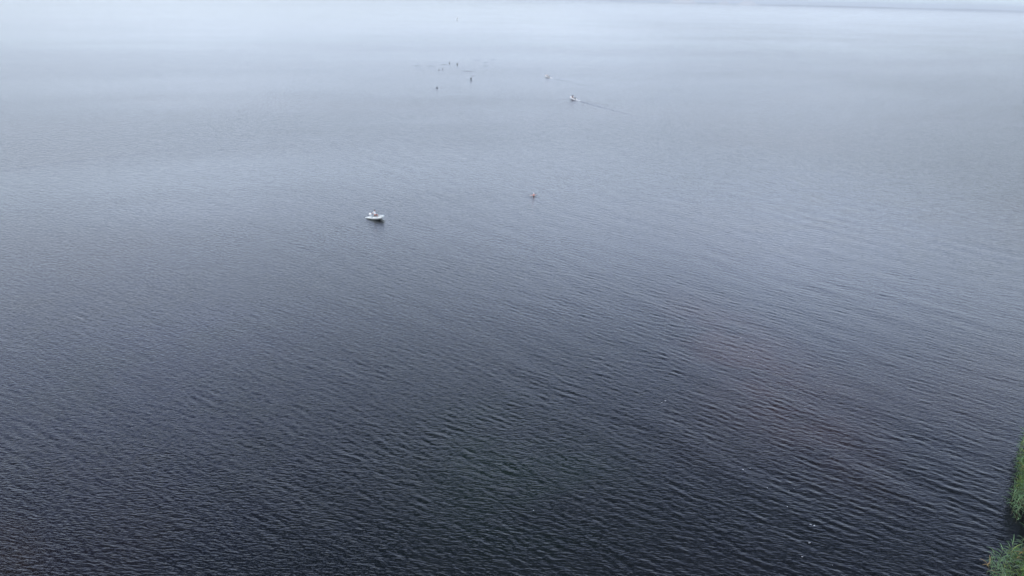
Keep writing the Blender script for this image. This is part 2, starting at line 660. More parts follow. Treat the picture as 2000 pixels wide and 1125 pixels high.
def make_person(J, label, loc, rot, shirt=None, lower=None, hair='hair', sleeve=0.5, group=None, body='skin'):
    """J: joint positions of a figure facing +X. keys: pelvis chest neck head, hipL kneeL ankL toeL, shL elL wrL and the same with R"""
    root = empty('person', loc, rot)
    tag(root, label, 'person', group)
    V, E = [], []

    def v(p, rx, ry=None):
        V.append((*p, rx, ry if ry else rx)); return len(V) - 1
    J = {k: Vector(p) for k, p in J.items()}
    pel = v(J['pelvis'], 0.135, 0.11)
    waist = v(J['pelvis'].lerp(J['chest'], 0.5), 0.125, 0.10)
    che = v(J['chest'], 0.155, 0.115)
    upc = v(J['chest'].lerp(J['neck'], 0.6), 0.12, 0.09)
    nk = v(J['neck'], 0.055)
    jaw = v(J['neck'].lerp(J['head'], 0.5), 0.058)
    hd = v(J['head'], 0.088)
    top = v(J['head'] + (J['head'] - J['neck']).normalized() * 0.09, 0.06)
    E += [(pel, waist), (waist, che), (che, upc), (upc, nk), (nk, jaw), (jaw, hd), (hd, top)]
    for s in 'LR':
        a = v(J['sh' + s], 0.062); b = v(J['el' + s], 0.043); m = v(J['sh' + s].lerp(J['el' + s], 0.5), 0.05)
        m2 = v(J['el' + s].lerp(J['wr' + s], 0.4), 0.04); c = v(J['wr' + s], 0.027)
        E += [(upc, a), (a, m), (m, b), (b, m2), (m2, c)]
        h = v(J['hip' + s], 0.095); k1 = v(J['hip' + s].lerp(J['knee' + s], 0.5), 0.08); k = v(J['knee' + s], 0.055)
        sh = v(J['knee' + s].lerp(J['ank' + s], 0.35), 0.056); an = v(J['ank' + s], 0.036); to = v(J['toe' + s], 0.035)
        E += [(pel, h), (h, k1), (k1, k), (k, sh), (sh, an), (an, to)]
    me = skin_mesh(V, E)
    face = J['head']
    fwd = Vector((1, 0, 0))
    extra = [blob(face + Vector((0.10, 0, -0.015)), (0.022, 0.014, 0.024), 6, 4),
             blob(face + Vector((0.088, 0, -0.062)), (0.012, 0.028, 0.009), 6, 4),
             blob(face + Vector((0.0, 0.088, -0.01)), (0.02, 0.012, 0.032), 6, 4),
             blob(face + Vector((0.0, -0.088, -0.01)), (0.02, 0.012, 0.032), 6, 4)]
    for s, sg in (('L', 1), ('R', -1)):
        extra.append(hand_geo(J['wr' + s], J['wr' + s] - J['el' + s], sg))
    add_geo(me, merge(extra))
    mesh_from('body', me, M[body], root)
    for y in (0.034, -0.034):
        link_mesh('eye', *blob(face + Vector((0.088, y, 0.012)), (0.012, 0.014, 0.009), 6, 4), M['eye'], root)
    hv = blob(face + Vector((-0.018, 0, 0.03)), (0.118, 0.11, 0.115), 14, 10)
    hv[0][:] = [p if p.z > face.z - 0.01 or p.x < face.x + 0.015 else Vector((face.x + 0.02, p.y * 0.6 + face.y * 0.4, face.z)) for p in hv[0]]
    link_mesh('swim_cap' if hair == 'cap' else 'hair', *hv, M[hair], root)
    if shirt:
        V2, E2 = [], []
        def w(p, rx, ry=None):
            V2.append((*p, rx, ry if ry else rx)); return len(V2) - 1
        a0 = w(J['pelvis'].lerp(J['chest'], 0.12), 0.155, 0.13); a1 = w(J['pelvis'].lerp(J['chest'], 0.55), 0.15, 0.125)
        a2 = w(J['chest'], 0.175, 0.135); a3 = w(J['chest'].lerp(J['neck'], 0.6), 0.135, 0.105); a4 = w(J['neck'] - Vector((0, 0, 0.02)), 0.072)
        E2 += [(a0, a1), (a1, a2), (a2, a3), (a3, a4)]
        for s in 'LR':
            p = w(J['sh' + s], 0.078); q = w(J['sh' + s].lerp(J['el' + s], sleeve), 0.066)
            q2 = w(J['sh' + s].lerp(J['el' + s], sleeve + 0.35), 0.062)
            E2 += [(a3, p), (p, q), (q, q2)]
            if sleeve > 0.6:
                q3 = w(J['wr' + s].lerp(J['el' + s], 0.25), 0.042)
                E2.append((q2, q3))
        mesh_from('shirt', skin_mesh(V2, E2), M[shirt], root)
    if lower:
        V3, E3 = [], []
        def z(p, rx, ry=None):
            V3.append((*p, rx, ry if ry else rx)); return len(V3) - 1
        a = z(J['pelvis'] + Vector((0, 0, 0.06)), 0.15, 0.125); b = z(J['pelvis'], 0.15, 0.125)
        E3.append((a, b))
        for s in 'LR':
            h = z(J['hip' + s], 0.11); k = z(J['hip' + s].lerp(J['knee' + s], 0.5), 0.097); k2 = z(J['hip' + s].lerp(J['knee' + s], 0.9), 0.078)
            E3 += [(b, h), (h, k), (k, k2)]
        mesh_from('shorts', skin_mesh(V3, E3), M[lower], root)
    return root


def seated(lean=0.0, armR=None, armL=None):
    """sits at height 0.42 on the origin, feet on the floor in front"""
    x = lean
    J = dict(pelvis=(0, 0, 0.50), chest=(0.02 + x, 0, 0.84), neck=(0.04 + x * 1.3, 0, 1.08), head=(0.07 + x * 1.4, 0, 1.24),
             hipL=(0.06, 0.10, 0.50), kneeL=(0.47, 0.15, 0.52), ankL=(0.50, 0.15, 0.09), toeL=(0.66, 0.16, 0.05),
             hipR=(0.06, -0.10, 0.50), kneeR=(0.46, -0.15, 0.52), ankR=(0.52, -0.15, 0.09), toeR=(0.68, -0.16, 0.05),
             shL=(0.03 + x, 0.19, 1.0), elL=(0.10 + x, 0.25, 0.74), wrL=(0.33 + x, 0.20, 0.66),
             shR=(0.03 + x, -0.19, 1.0), elR=(0.06 + x, -0.26, 0.74), wrR=(0.30 + x, -0.20, 0.66))
    if armR: J['elR'], J['wrR'] = armR
    if armL: J['elL'], J['wrL'] = armL
    return J


# ------------------------------------------------------------------ inflatable boats
def make_boat(label, loc, heading, trim=R(4), heel=0.0, tube='tube', cowl='cowl_white', group='small inflatable motor boats'):
    """local +X is the bow, z = 0 the waterline"""
    root = empty('inflatable_boat', loc, (heel, -trim, heading))
    tag(root, label, 'boat', group)
    half = [(-2.0, 0.63, 0.17), (-1.72, 0.64, 0.20), (-1.2, 0.65, 0.23), (-0.3, 0.66, 0.25), (0.55, 0.62, 0.29),
            (1.05, 0.50, 0.36), (1.40, 0.30, 0.43)]
    rad = [0.05, 0.15, 0.22, 0.23, 0.235, 0.24, 0.24]
    pts = [(x, -y, z) for x, y, z in half] + [(1.53, 0, 0.46)] + [(x, y, z) for x, y, z in reversed(half)]
    rr = rad + [0.24] + rad[::-1]
    P, Q = smooth_path(pts, rr, 6)
    link_mesh('tube', *tube_geo(P, Q, 16), M[tube], root)
    # rubbing strake and grab line along the outside of the tube
    def offset(dist, dz):
        out = []
        for i in range(6, len(P) - 6):
            t = (P[i + 1] - P[i - 1]).normalized()
            s = t.cross(Vector((0, 0, 1))).normalized()
            out.append(P[i] + s * dist + Vector((0, 0, dz)))
        return out
    st = offset(0.235, -0.03)
    link_mesh('rubbing_strake', *tube_geo(st, [0.022] * len(st), 6), M['deck'], root)
    for i in range(8, len(P) - 10, 9):
        t = (P[i + 1] - P[i - 1]).normalized(); s = t.cross(Vector((0, 0, 1))).normalized()
        a = P[i] + s * 0.17 + Vector((0, 0, 0.15)); b = P[i + 3] + s * 0.17 + Vector((0, 0, 0.15)); m = (a + b) / 2 + s * 0.07 + Vector((0, 0, 0.03))
        hp, hr = smooth_path([a, m, b], [0.022] * 3, 4)
        link_mesh('grab_handle', *tube_geo(hp, hr, 6), M['trim'], root)
    # hull: V sections
    V, F = [], []
    secs = [(-1.15, 0.52, 0.05, -0.22), (-0.6, 0.54, 0.06, -0.22), (0.2, 0.52, 0.09, -0.20), (0.85, 0.42, 0.17, -0.10), (1.25, 0.24, 0.30, 0.10), (1.5, 0.05, 0.42, 0.36)]
    for x, w, zt, zk in secs:
        V += [(x, -w, zt + 0.03), (x, -w * 0.85, zt - 0.10), (x, 0, zk), (x, w * 0.85, zt - 0.10), (x, w, zt + 0.03)]
    for i in range(len(secs) - 1):
        for j in range(4):
            a = i * 5 + j
            F.append((a, a + 1, a + 6, a + 5))
    F.append((4, 3, 2, 1, 0))
    F.append(tuple(range(len(V) - 5, len(V))))
    link_mesh('hull', V, F, M['hull'], root, smooth=False)
    # floor inside
    V, F = [], []
    for x, w, z in ((-1.13, 0.50, 0.10), (-0.5, 0.52, 0.11), (0.4, 0.48, 0.14), (0.95, 0.36, 0.20), (1.3, 0.16, 0.32)):
        V += [(x, -w, z), (x, w, z)]
    for i in range(4): F.append((2 * i, 2 * i + 2, 2 * i + 3, 2 * i + 1))
    link_mesh('floor', V, F, M['deck'], root, smooth=False)
    bevel_box('transom', (-1.16, 0, 0.24), (0.06, 1.0, 0.52), M[tube], root, 0.015)
    for x in (-0.55, 0.45):
        bevel_box('seat', (x, 0, 0.40), (0.26, 0.98, 0.05), M['deck'], root, 0.015)
    bevel_box('seat_box', (-0.40, 0, 0.49), (0.34, 0.46, 0.14), M['deck'], root, 0.03)
    bevel_box('bow_locker', (1.02, 0, 0.36), (0.42, 0.5, 0.22), M[tube], root, 0.04)
    # outboard
    mot = empty('outboard_motor', (-1.22, 0, 0.44)); mot.parent = root
    V, F = blob((-0.06, 0, 0.30), (0.27, 0.19, 0.25), 14, 8)
    link_mesh('cowling', V, F, M[cowl], mot)
    link_mesh('leg', *tube_geo([(-0.08, 0, 0.16), (-0.10, 0, -0.2), (-0.12, 0, -0.65)], [0.09, 0.07, 0.045], 8, squash=1.6), M['trim'], mot)
    link_mesh('tiller', *tube_geo([(0.10, 0, 0.24), (0.35, 0.06, 0.30), (0.62, 0.12, 0.32)], [0.03, 0.022, 0.026], 8), M['trim'], mot)
    return root


def on_boat(root, local):
    bpy.context.view_layer.update()
    return root.matrix_world @ Vector(local)


def at_heading(sx, sy):
    return math.atan2(sy, sx)


# the near boat, driver in a white shirt
g = ground(735, 427)
b1 = make_boat('pale grey inflatable boat with white outboard, nearest of the three boats, bow to the right', (g.x, g.y, 0.02), R(-27), R(5.5))
tl = ((-0.10, 0.36, 0.80), (-0.33, 0.28, 0.64))
make_person(seated(0.04, armL=tl, armR=((0.12, -0.42, 0.84), (0.36, -0.28, 0.64))), 'person in a white shirt with dark hair seated in the nearest inflatable boat', on_boat(b1, (-0.38, -0.02, 0.12)), (0, 0, R(12)),
            shirt='shirt', lower='maroon', sleeve=0.75).scale = (1.14, 1.2, 1.14)

# two boats running away from the camera
def away_boat(px, py, px2, py2, label, **kw):
    a, b = ground(px, py), ground(px2, py2)      # b: further back on its track
    hd = math.atan2(a.y - b.y, a.x - b.x)
    return make_boat(label, (a.x, a.y, 0.12), hd, R(7), tube='tube_white', cowl='cowl_black', **kw), hd


b2, h2 = away_boat(1119, 194, 1158, 202, 'white inflatable boat trailing the longer wake, lower of the two boats running away')
b3, h3 = away_boat(1069, 151, 1100, 156, 'white inflatable boat farthest off, upper of the two boats running away')
make_person(seated(0.05), 'person in a white top steering the lower of the two boats running away', on_boat(b2, (-0.40, 0.05, 0.08)), (0, 0, h2), shirt='shirt', lower='dark_cloth', sleeve=0.8)
make_person(seated(0.1), 'person in a dark jacket seated forward in the lower of the two boats running away', on_boat(b2, (0.40, -0.2, 0.08)), (0, 0, h2), shirt='dark_cloth', lower='dark_cloth', sleeve=0.8)
make_person(seated(0.05), 'person in a white top steering the farthest boat', on_boat(b3, (-0.40, -0.12, 0.08)), (0, 0, h3), shirt='shirt', lower='dark_cloth', sleeve=0.8)
make_person(seated(0.05), 'person in a pale top seated forward in the farthest boat', on_boat(b3, (0.40, 0.2, 0.08)), (0, 0, h3), shirt='shirt', lower='dark_cloth', sleeve=0.8)


# ------------------------------------------------------------------ wakes and ripples
def ripple_sheet(name, origin, heading, length, width, hfun, step, parent=None):
    """a patch of disturbed water as real relief, sinking under the lake at its rim; local +X along heading"""
    nx, ny = int(length / step), int(width / step)
    xs = np.linspace(0, length, nx + 1); ys = np.linspace(-width / 2, width / 2, ny + 1)
    Xl, Yl = np.meshgrid(xs, ys, indexing='ij')
    H = hfun(Xl, Yl)
    ex = np.minimum(Xl, length - Xl) / (0.12 * length); ey = (width / 2 - np.abs(Yl)) / (0.2 * width)
    ed = np.clip(np.minimum(ex, ey), 0, 1)
    Z = H * ed - 0.12 * (1 - ed) ** 2 + 0.015
    co = np.stack([Xl, Yl, Z], -1).reshape(-1, 3)
    F = []
    for i in range(nx):
        for j in range(ny):
            a = i * (ny + 1) + j
            F.append((a, a + ny + 1, a + ny + 2, a + 1))
    o = link_mesh(name, co.tolist(), F, M['water'])
    o.location = (origin[0], origin[1], 0)
    o.rotation_euler = (0, 0, heading)
    return o


def wake_fun(half_ang, lam, amp, core=0.0, fade=30.0):
    """two feathered arms of short steep crests and a churned strip between them"""
    def f(x, y):
        ay = np.abs(y)
        arm = x * math.tan(half_ang) + 0.45
        env = np.exp(-((ay - arm) / (0.8 + 0.03 * x)) ** 2) * np.exp(-x / fade)
        h = amp * env * np.cos(2 * np.pi * (x * 0.80 + ay * 0.6) / lam + 0.7 * np.sin(x * 0.9 + y))
        chop = np.sin(x * 5.1 + 1.3 * np.sin(y * 3)) + np.sin(x * 3.3 + y * 4.2) + np.sin(y * 6.3 - x * 1.9)
        h += core * np.exp(-(ay / (0.5 + 0.03 * x)) ** 4) * np.exp(-x / (fade * 0.7)) * chop * 0.5
        return h
    return f


def foam_patch(name, pts, parent=None, seed=1, mat='foam'):
    """lumpy low foam blobs"""
    r_ = random.Random(seed)
    parts = [blob((x, y, 0.0), (s * r_.uniform(0.8, 1.5), s * r_.uniform(0.5, 0.9), s * 0.35), 8, 5) for x, y, s in pts]
    return link_mesh(name, *merge(parts), M[mat], parent)


for (b, h, L, lab, f_) in ((b2, h2, 62, 'dark V shaped wake trailing behind the lower of the two running boats', 34),
                           (b3, h3, 46, 'faint V shaped wake trailing behind the farthest boat', 20)):
    o_ = b.matrix_world @ Vector((-1.2, 0, 0))
    w = ripple_sheet('boat_wake', (o_.x, o_.y), h + math.pi, L, 19, wake_fun(R(9.0), 1.6, 0.085, 0.05, f_), 0.24)
    tag(w, lab, 'wake', 'wakes on the water')
    rr_ = random.Random(5)
    foam_patch('foam', [(0.4 + rr_.random() * 2.4, rr_.uniform(-0.45, 0.45), rr_.uniform(0.12, 0.28)) for _ in range(26)], w, 4)

# old wake lines, far left
a, b = ground(-40, 338), ground(370, 284)
w = ripple_sheet('boat_wake', (a.x, a.y), math.atan2(b.y - a.y, b.x - a.x), (b - a).length, 5.0,
                 lambda x, y: 0.020 * np.exp(-((y + 0.6 * np.sin(x / 9)) / 1.1) ** 2) * np.cos(2 * np.pi * (y + 0.6 * np.sin(x / 9)) / 1.3), 0.3)
tag(w, 'faint thin dark wake line rising across the water at the far left', 'wake', 'wakes on the water')
a, b = ground(1116, 196), ground(1062, 235)
w = ripple_sheet('boat_wake', (a.x, a.y), math.atan2(b.y - a.y, b.x - a.x), (b - a).length, 4.0,
                 lambda x, y: 0.07 * np.exp(-((y + 0.5 * np.sin(x / 6)) / 0.7) ** 2) * np.cos(2 * np.pi * (y + 0.5 * np.sin(x / 6)) / 1.2), 0.3)
tag(w, 'short faint wake line curving to the lower left below the running boats', 'wake', 'wakes on the water')

# ------------------------------------------------------------------ swimmers
def upright(depth, arms='out'):
    """treading water, upright: z = 0 is the water surface, depth of pelvis below it"""
    z = -depth
    J = dict(pelvis=(0, 0, z), chest=(0.02, 0, z + 0.34), neck=(0.03, 0, z + 0.58), head=(0.06, 0, z + 0.74),
             hipL=(0, 0.10, z - 0.03), kneeL=(0.12, 0.13, z - 0.46), ankL=(-0.02, 0.13, z - 0.88), toeL=(0.12, 0.14, z - 0.95),
             hipR=(0, -0.10, z - 0.03), kneeR=(0.05, -0.13, z - 0.47), ankR=(-0.10, -0.13, z - 0.88), toeR=(0.04, -0.14, z - 0.95),
             shL=(0.02, 0.19, z + 0.50), shR=(0.02, -0.19, z + 0.50))
    if arms == 'out':
        J.update(elL=(0.08, 0.44, z + 0.42), wrL=(0.26, 0.62, z + 0.42), elR=(0.08, -0.44, z + 0.42), wrR=(0.26, -0.62, z + 0.42))
    elif arms == 'up':
        J.update(elL=(0.10, 0.40, z + 0.40), wrL=(0.26, 0.50, z + 0.30), elR=(0.08, -0.30, z + 0.74), wrR=(0.12, -0.26, z + 1.0))
    else:
        J.update(elL=(0.02, 0.27, z + 0.22), wrL=(0.20, 0.22, z + 0.06), elR=(0.02, -0.27, z + 0.22), wrR=(0.20, -0.22, z + 0.06))
    return J


def swimming():
    """breast stroke: body just under the surface, head and shoulders out, arms spread"""
    return dict(pelvis=(-0.55, 0, -0.22), chest=(-0.20, 0, -0.10), neck=(0.0, 0, 0.03), head=(0.12, 0, 0.14),
                hipL=(-0.58, 0.10, -0.24), kneeL=(-0.95, 0.18, -0.36), ankL=(-1.32, 0.16, -0.34), toeL=(-1.46, 0.18, -0.32),
                hipR=(-0.58, -0.10, -0.24), kneeR=(-0.95, -0.18, -0.36), ankR=(-1.32, -0.16, -0.34), toeR=(-1.46, -0.18, -0.32),
                shL=(-0.03, 0.21, 0.0), elL=(0.05, 0.50, 0.02), wrL=(0.28, 0.68, -0.02),
                shR=(-0.03, -0.21, 0.0), elR=(0.05, -0.50, 0.02), wrR=(0.28, -0.68, -0.02))


def ring_ripples(px, py, size, amp, label, seed=0, elong=1.0):
    p = ground(px, py)
    def f(x, y):
        X = x - size / 2
        r = np.hypot(X, y * elong)
        return amp * np.exp(-(r / (size * 0.26)) ** 2) * np.cos(2 * np.pi * r / 1.1)
    o = ripple_sheet('ripple_patch', (p.x - size / 2, p.y), 0, size, size * 0.6, f, 0.12)
    return tag(o, label, 'ripples', 'ripples around the swimmers')


g = ground(1042.5, 383)
make_person(upright(0.24), 'lone bare shouldered swimmer with a pale cap, right of and beyond the nearest boat', (g.x, g.y, 0.0), (0, 0, R(115)), hair='cap').scale = (1.08,) * 3
ring_ripples(1042.5, 383, 4.6, 0.05, 'rings of ripples around the lone swimmer')

SW = [(878, 124.0, -0.22, 'out', 25, 'wetsuit', 'topmost dark swimmer of the far group, upright in the water', 1.0),
      (893, 127.0, -0.22, 'down', 60, 'wetsuit', 'dark swimmer just right of and below the topmost one in the far group', 1.0),
      (864.5, 136.2, -0.05, 'up', 10, 'dark_cloth', 'greyish swimmer with one arm raised, at the left of the far group', 0.9),
      (857, 137.4, 0.15, 'out', 20, 'dark_cloth', 'swimmer low in the water, leftmost of the upper swimmers in the far group', 1.0),
      (920, 156.8, -0.3, 'down', 80, 'wetsuit', 'darkest swimmer, black and upright, at the lower right of the far group', 1.1),
      (853.5, 172.4, 0.20, 'out', 75, 'dark_cloth', 'swimmer with arms spread, lowest and leftmost of the far group', 1.0)]
for (px, py, dep, arms, hd, cl, lab, s) in SW:
    g = ground(px, py)
    p = make_person(upright(dep, arms), lab, (g.x, g.y, 0.02), (0, 0, R(hd)), shirt=cl, sleeve=0.8, group='group of swimmers far out', body='wetsuit')
    p.scale = (s * 1.12, s * 1.12, s * 1.12)
    ring_ripples(px, py, 5.0, 0.05, 'rings of ripples around the ' + ' '.join(lab.split(',')[0].split()[:9]))
for k, (px, py, L, lab) in enumerate([(813, 128.5, 7, 'leftmost short dark ripple streak beside the far swimmers'),
                                      (842, 129, 8, 'short dark ripple streak left of the topmost far swimmer'),
                                      (868, 126.5, 8, 'dark ripple streak just under the topmost far swimmer'),
                                      (932, 117.5, 9, 'curved dark ripple streak right of the topmost far swimmers'),
                                      (948, 122, 6, 'short dark ripple streak in the middle of the right hand streaks'),
                                      (950, 129, 8, 'lowest dark ripple streak right of the far swimmers'),
                                      (963, 116, 6, 'farthest right of the dark ripple streaks by the far swimmers'),
                                      (914, 139, 12, 'long dark ripple streak above the darkest swimmer'),
                                      (924, 148.5, 5, 'small dark ripple streak right above the darkest swimmer')]):
    p = ground(px, py)
    tilt = (-0.25, 0.1, 0, -0.5, -0.3, -0.3, 0, 0.15, -0.5)[k]
    def f(x, y, L=L):
        return 0.11 * np.exp(-(y / 0.9) ** 2) * np.exp(-((x - L / 2) / (L * 0.3)) ** 2) * np.cos(2 * np.pi * y / 1.7)
    o = ripple_sheet('ripple_streak', (p.x - L / 2 * math.cos(tilt), p.y - L / 2 * math.sin(tilt)), tilt, L, 4.5, f, 0.16)
    tag(o, lab, 'ripples', 'ripple streaks near the far swimmers')

# ------------------------------------------------------------------ far sailing dinghy
g = ground(893.5, 39.5)
sb = empty('sailing_boat', (g.x, g.y, 0), (0, 0, R(12)))
tag(sb, 'tiny white sailing boat alone near the top of the picture', 'sailing boat')
V, F = [], []
for x, w, z in ((-1.9, 0.55, 0.35), (-0.8, 0.75, 0.35), (0.5, 0.65, 0.4), (1.5, 0.3, 0.48), (2.0, 0.02, 0.55)):
    V += [(x, -w, z), (x, -w * 0.6, -0.1), (x, w * 0.6, -0.1), (x, w, z)]
for i in range(4):
    for j in range(4):
        a, b = i * 4 + j, i * 4 + (j + 1) % 4
        F.append((a, b, b + 4, a + 4))
F.append((3, 2, 1, 0)); F.append((16, 17, 18, 19))
link_mesh('hull', V, F, M['tube_white'], sb, smooth=False)
link_mesh('mast', *tube_geo([(0.5, 0, 0.3), (0.5, 0, 5.0)], [0.05, 0.03], 8), M['sail'], sb)
V = []; F = []
for i in range(9):
    t = i / 8
    for j in range(6):
        s = j / 5
        x = 0.42 - s * 2.2 * (1 - t) ** 0.8
        V.append((x, 0.30 * math.sin(math.pi * s) * (1 - t), 0.9 + 4.0 * t))
for i in range(8):
    for j in range(5):
        a = i * 6 + j
        F.append((a, a + 1, a + 7, a + 6))
sail = link_mesh('mainsail', V, F, M['sail'], sb)
sm = sail.modifiers.new('thick', 'SOLIDIFY'); sm.thickness = 0.02
link_mesh('boom', *tube_geo([(0.5, 0, 0.85), (-1.8, 0, 0.85)], [0.035, 0.03], 8), M['sail'], sb)

# ------------------------------------------------------------------ foam flecks
FL = [(1293, 786, 'larger of the two flecks right of centre'), (1300, 783, 'smaller of the two flecks right of centre'),
      (1462, 697, 'lower of the three flecks in the warm patch'), (1471, 687, 'middle of the three flecks in the warm patch'), (1447, 660, 'top fleck in the warm patch'),
      (1451, 917, 'leftmost of the long scattered trail'), (1465, 915, 'second from the left in the trail'), (1498, 953, 'third from the left in the trail'),
      (1541, 958, 'brightest fleck in the middle of the trail'), (1551, 954, 'right beside the brightest fleck of the trail'),
      (1537, 990, 'alone under the middle of the trail'), (1590, 1026, 'right one of the pair below the trail'), (1583, 1025, 'left one of the pair below the trail'),
      (1581, 1060, 'alone under the pair below the trail'), (1567, 1088, 'near the bottom edge, left'), (1626, 1104, 'near the bottom edge, right'),
      (71, 1008, 'alone near the bottom left corner'), (1042, 997, 'alone near the bottom middle')]
rr_ = random.Random(9)
for px, py, where in FL:
    g = ground(px, py)
    s = rr_.uniform(0.016, 0.038)
    pts = [(rr_.uniform(-s, s) * 1.5, rr_.uniform(-s, s), s * rr_.uniform(0.5, 1.0)) for _ in range(4)]
    o = foam_patch('foam_fleck', pts, None, rr_.randint(0, 999))
    z = float(wave_height(np.array([g.x]), np.array([g.y]), np.array([0.1]))[0])
    o.location = (g.x, g.y, z + 0.015)
    tag(o, 'white foam fleck on dark water, ' + where, 'foam fleck', 'foam flecks on the water')

# ------------------------------------------------------------------ bank and reeds
EDGE = [ground(1936, 1330), ground(1938, 1180), ground(1948, 1128), ground(1966, 1106), ground(1990, 1092), ground(2012, 1050), ground(1998, 1015),
        ground(1988, 985), ground(1984, 950), ground(1990, 915), ground(1992, 885), ground(1996, 864), ground(2060, 800), ground(2130, 740), ground(2300, 640)]
EDGE = [Vector((p.x, p.y, 0)) for p in EDGE]


def edge_x(y):
    for a, b in zip(EDGE[:-1], EDGE[1:]):
        if a.y <= y <= b.y:
            return a.x + (b.x - a.x) * (y - a.y) / (b.y - a.y)
    return EDGE[0].x if y < EDGE[0].y else EDGE[-1].x


V, F = [], []
ys = np.linspace(EDGE[0].y, EDGE[-1].y, 90)
rb = vnoise(8)
for y in ys:
    x0 = edge_x(y)
    for k, (dx, z) in enumerate(((0.7, -0.25), (1.5, -0.02), (2.4, 0.12), (5, 0.30), (10, 0.6), (18, 0.9), (34, 1.1), (36, -0.5))):
        V.append((x0 + dx + 0.25 * rb(y, 1.3), y, z + 0.05 * rb(y + k * 3, 0.8)))
for i in range(len(ys) - 1):
    for j in range(7):
        a = i * 8 + j
        F.append((a, a + 8, a + 9, a + 1))
o = link_mesh('bank', V, F, M['soil']); tag(o, kind='structure')


def reed_mat(name, c1, c2, c3):
    m = bpy.data.materials.new(name)
    m.use_nodes = True
    nd, lk = m.node_tree.nodes, m.node_tree.links
    b = nd['Principled BSDF']
    b.inputs['Roughness'].default_value = 0.45
    geo = N(nd, 'ShaderNodeNewGeometry')
    r = N(nd, 'ShaderNodeValToRGB')
    el = r.color_ramp.elements
    el[0].position, el[0].color = 0.0, (*c1, 1)
    el[1].position, el[1].color = 1.0, (*c3, 1)
    x = el.new(0.55); x.color = (*c2, 1)
    lk.new(geo.outputs['Random Per Island'], r.inputs[0])
    lk.new(r.outputs[0], b.inputs['Base Color'])
    out = nd['Material Output']
    tr = N(nd, 'ShaderNodeBsdfTranslucent'); lk.new(r.outputs[0], tr.inputs['Color'])
    mx = N(nd, 'ShaderNodeMixShader'); mx.inputs[0].default_value = 0.25
    lk.new(b.outputs[0], mx.inputs[1]); lk.new(tr.outputs[0], mx.inputs[2]); lk.new(mx.outputs[0], out.inputs['Surface'])
    return m


M['leaf'] = reed_mat('reed_leaf', (0.035, 0.11, 0.012), (0.11, 0.23, 0.03), (0.33, 0.42, 0.12))
M['leaf_grey'] = reed_mat('reed_leaf_pale', (0.06, 0.16, 0.05), (0.14, 0.27, 0.11), (0.38, 0.48, 0.29))
M['leaf_dead'] = reed_mat('reed_leaf_dead', (0.36, 0.22, 0.06), (0.45, 0.30, 0.10), (0.50, 0.36, 0.16))
M['stem'] = new_mat('reed_stem', (0.14, 0.13, 0.06), 0.6, noise=5, var=0.3)


def leaf_geo(base, az, L, w, rise, droop, rnd):
    """an arching blade: six segments, V folded"""
    d = Vector((math.cos(az), math.sin(az), 0)); s = Vector((-d.y, d.x, 0))
    V, F = [], []
    p = Vector(base); ang = rise
    n = 6
    for i in range(n + 1):
        t = i / n
        ww = w * (0.55 + 1.2 * t) * (1 - t) ** 0.8 + 0.002
        if i == n: ww = 0.001
        tw = s + Vector((0, 0, 0.25))
        V += [p - s * ww + Vector((0, 0, ww * 0.5)), p.copy(), p + s * ww + Vector((0, 0, ww * 0.5))]
        p = p + (d * math.cos(ang) + Vector((0, 0, math.sin(ang)))) * (L / n)
        ang -= droop / n * (0.5 + t)
    for i in range(n):
        for j in range(2):
            a = i * 3 + j
            F.append((a, a + 1, a + 4, a + 3))
    return V, F


def reed_parts(h, rnd, nl, wind=R(170)):
    bend = rnd.uniform(0.05, 0.28) * h / 2.2
    ba = wind + rnd.gauss(0, 0.7)
    bd = Vector((math.cos(ba), math.sin(ba), 0))
    pts = [bd * (bend * t * t) + Vector((0, 0, -0.4 + (h + 0.4) * t)) for t in (0, .25, .5, .75, 1)]
    stem = tube_geo(pts, [0.012, 0.011, 0.010, 0.008, 0.004], 5)
    leaves = []
    for k in range(nl):
        t = 0.28 + 0.70 * (k + rnd.random() * 0.5) / nl
        q = bd * (bend * t * t) + Vector((0, 0, -0.4 + (h + 0.4) * t))
        az = wind + rnd.gauss(0, 1.1) + (math.pi if k % 3 == 0 else 0)
        leaves.append(leaf_geo(q, az, rnd.uniform(0.50, 0.95), rnd.uniform(0.022, 0.042), rnd.uniform(0.5, 1.15), rnd.uniform(1.2, 2.8), rnd))
    return stem, leaves


# variants, shared meshes
rnd = random.Random(21)
VAR = []
for i in range(10):
    h = rnd.uniform(1.7, 2.5)
    stem, leaves = reed_parts(h, rnd, rnd.randint(8, 11))
    VAR.append((stem, leaves))


def add_geo_np(acc, geo, loc, rz, s):
    c, sn = math.cos(rz), math.sin(rz)
    arr = np.array([tuple(v) for v in geo[0]])
    x = (arr[:, 0] * c - arr[:, 1] * sn) * s + loc[0]
    y = (arr[:, 0] * sn + arr[:, 1] * c) * s + loc[1]
    z = arr[:, 2] * s + loc[2]
    off = acc[2]
    acc[0].append(np.stack([x, y, z], 1))
    acc[1].extend([tuple(i + off for i in q) for q in geo[1]])
    acc[2] += len(arr)


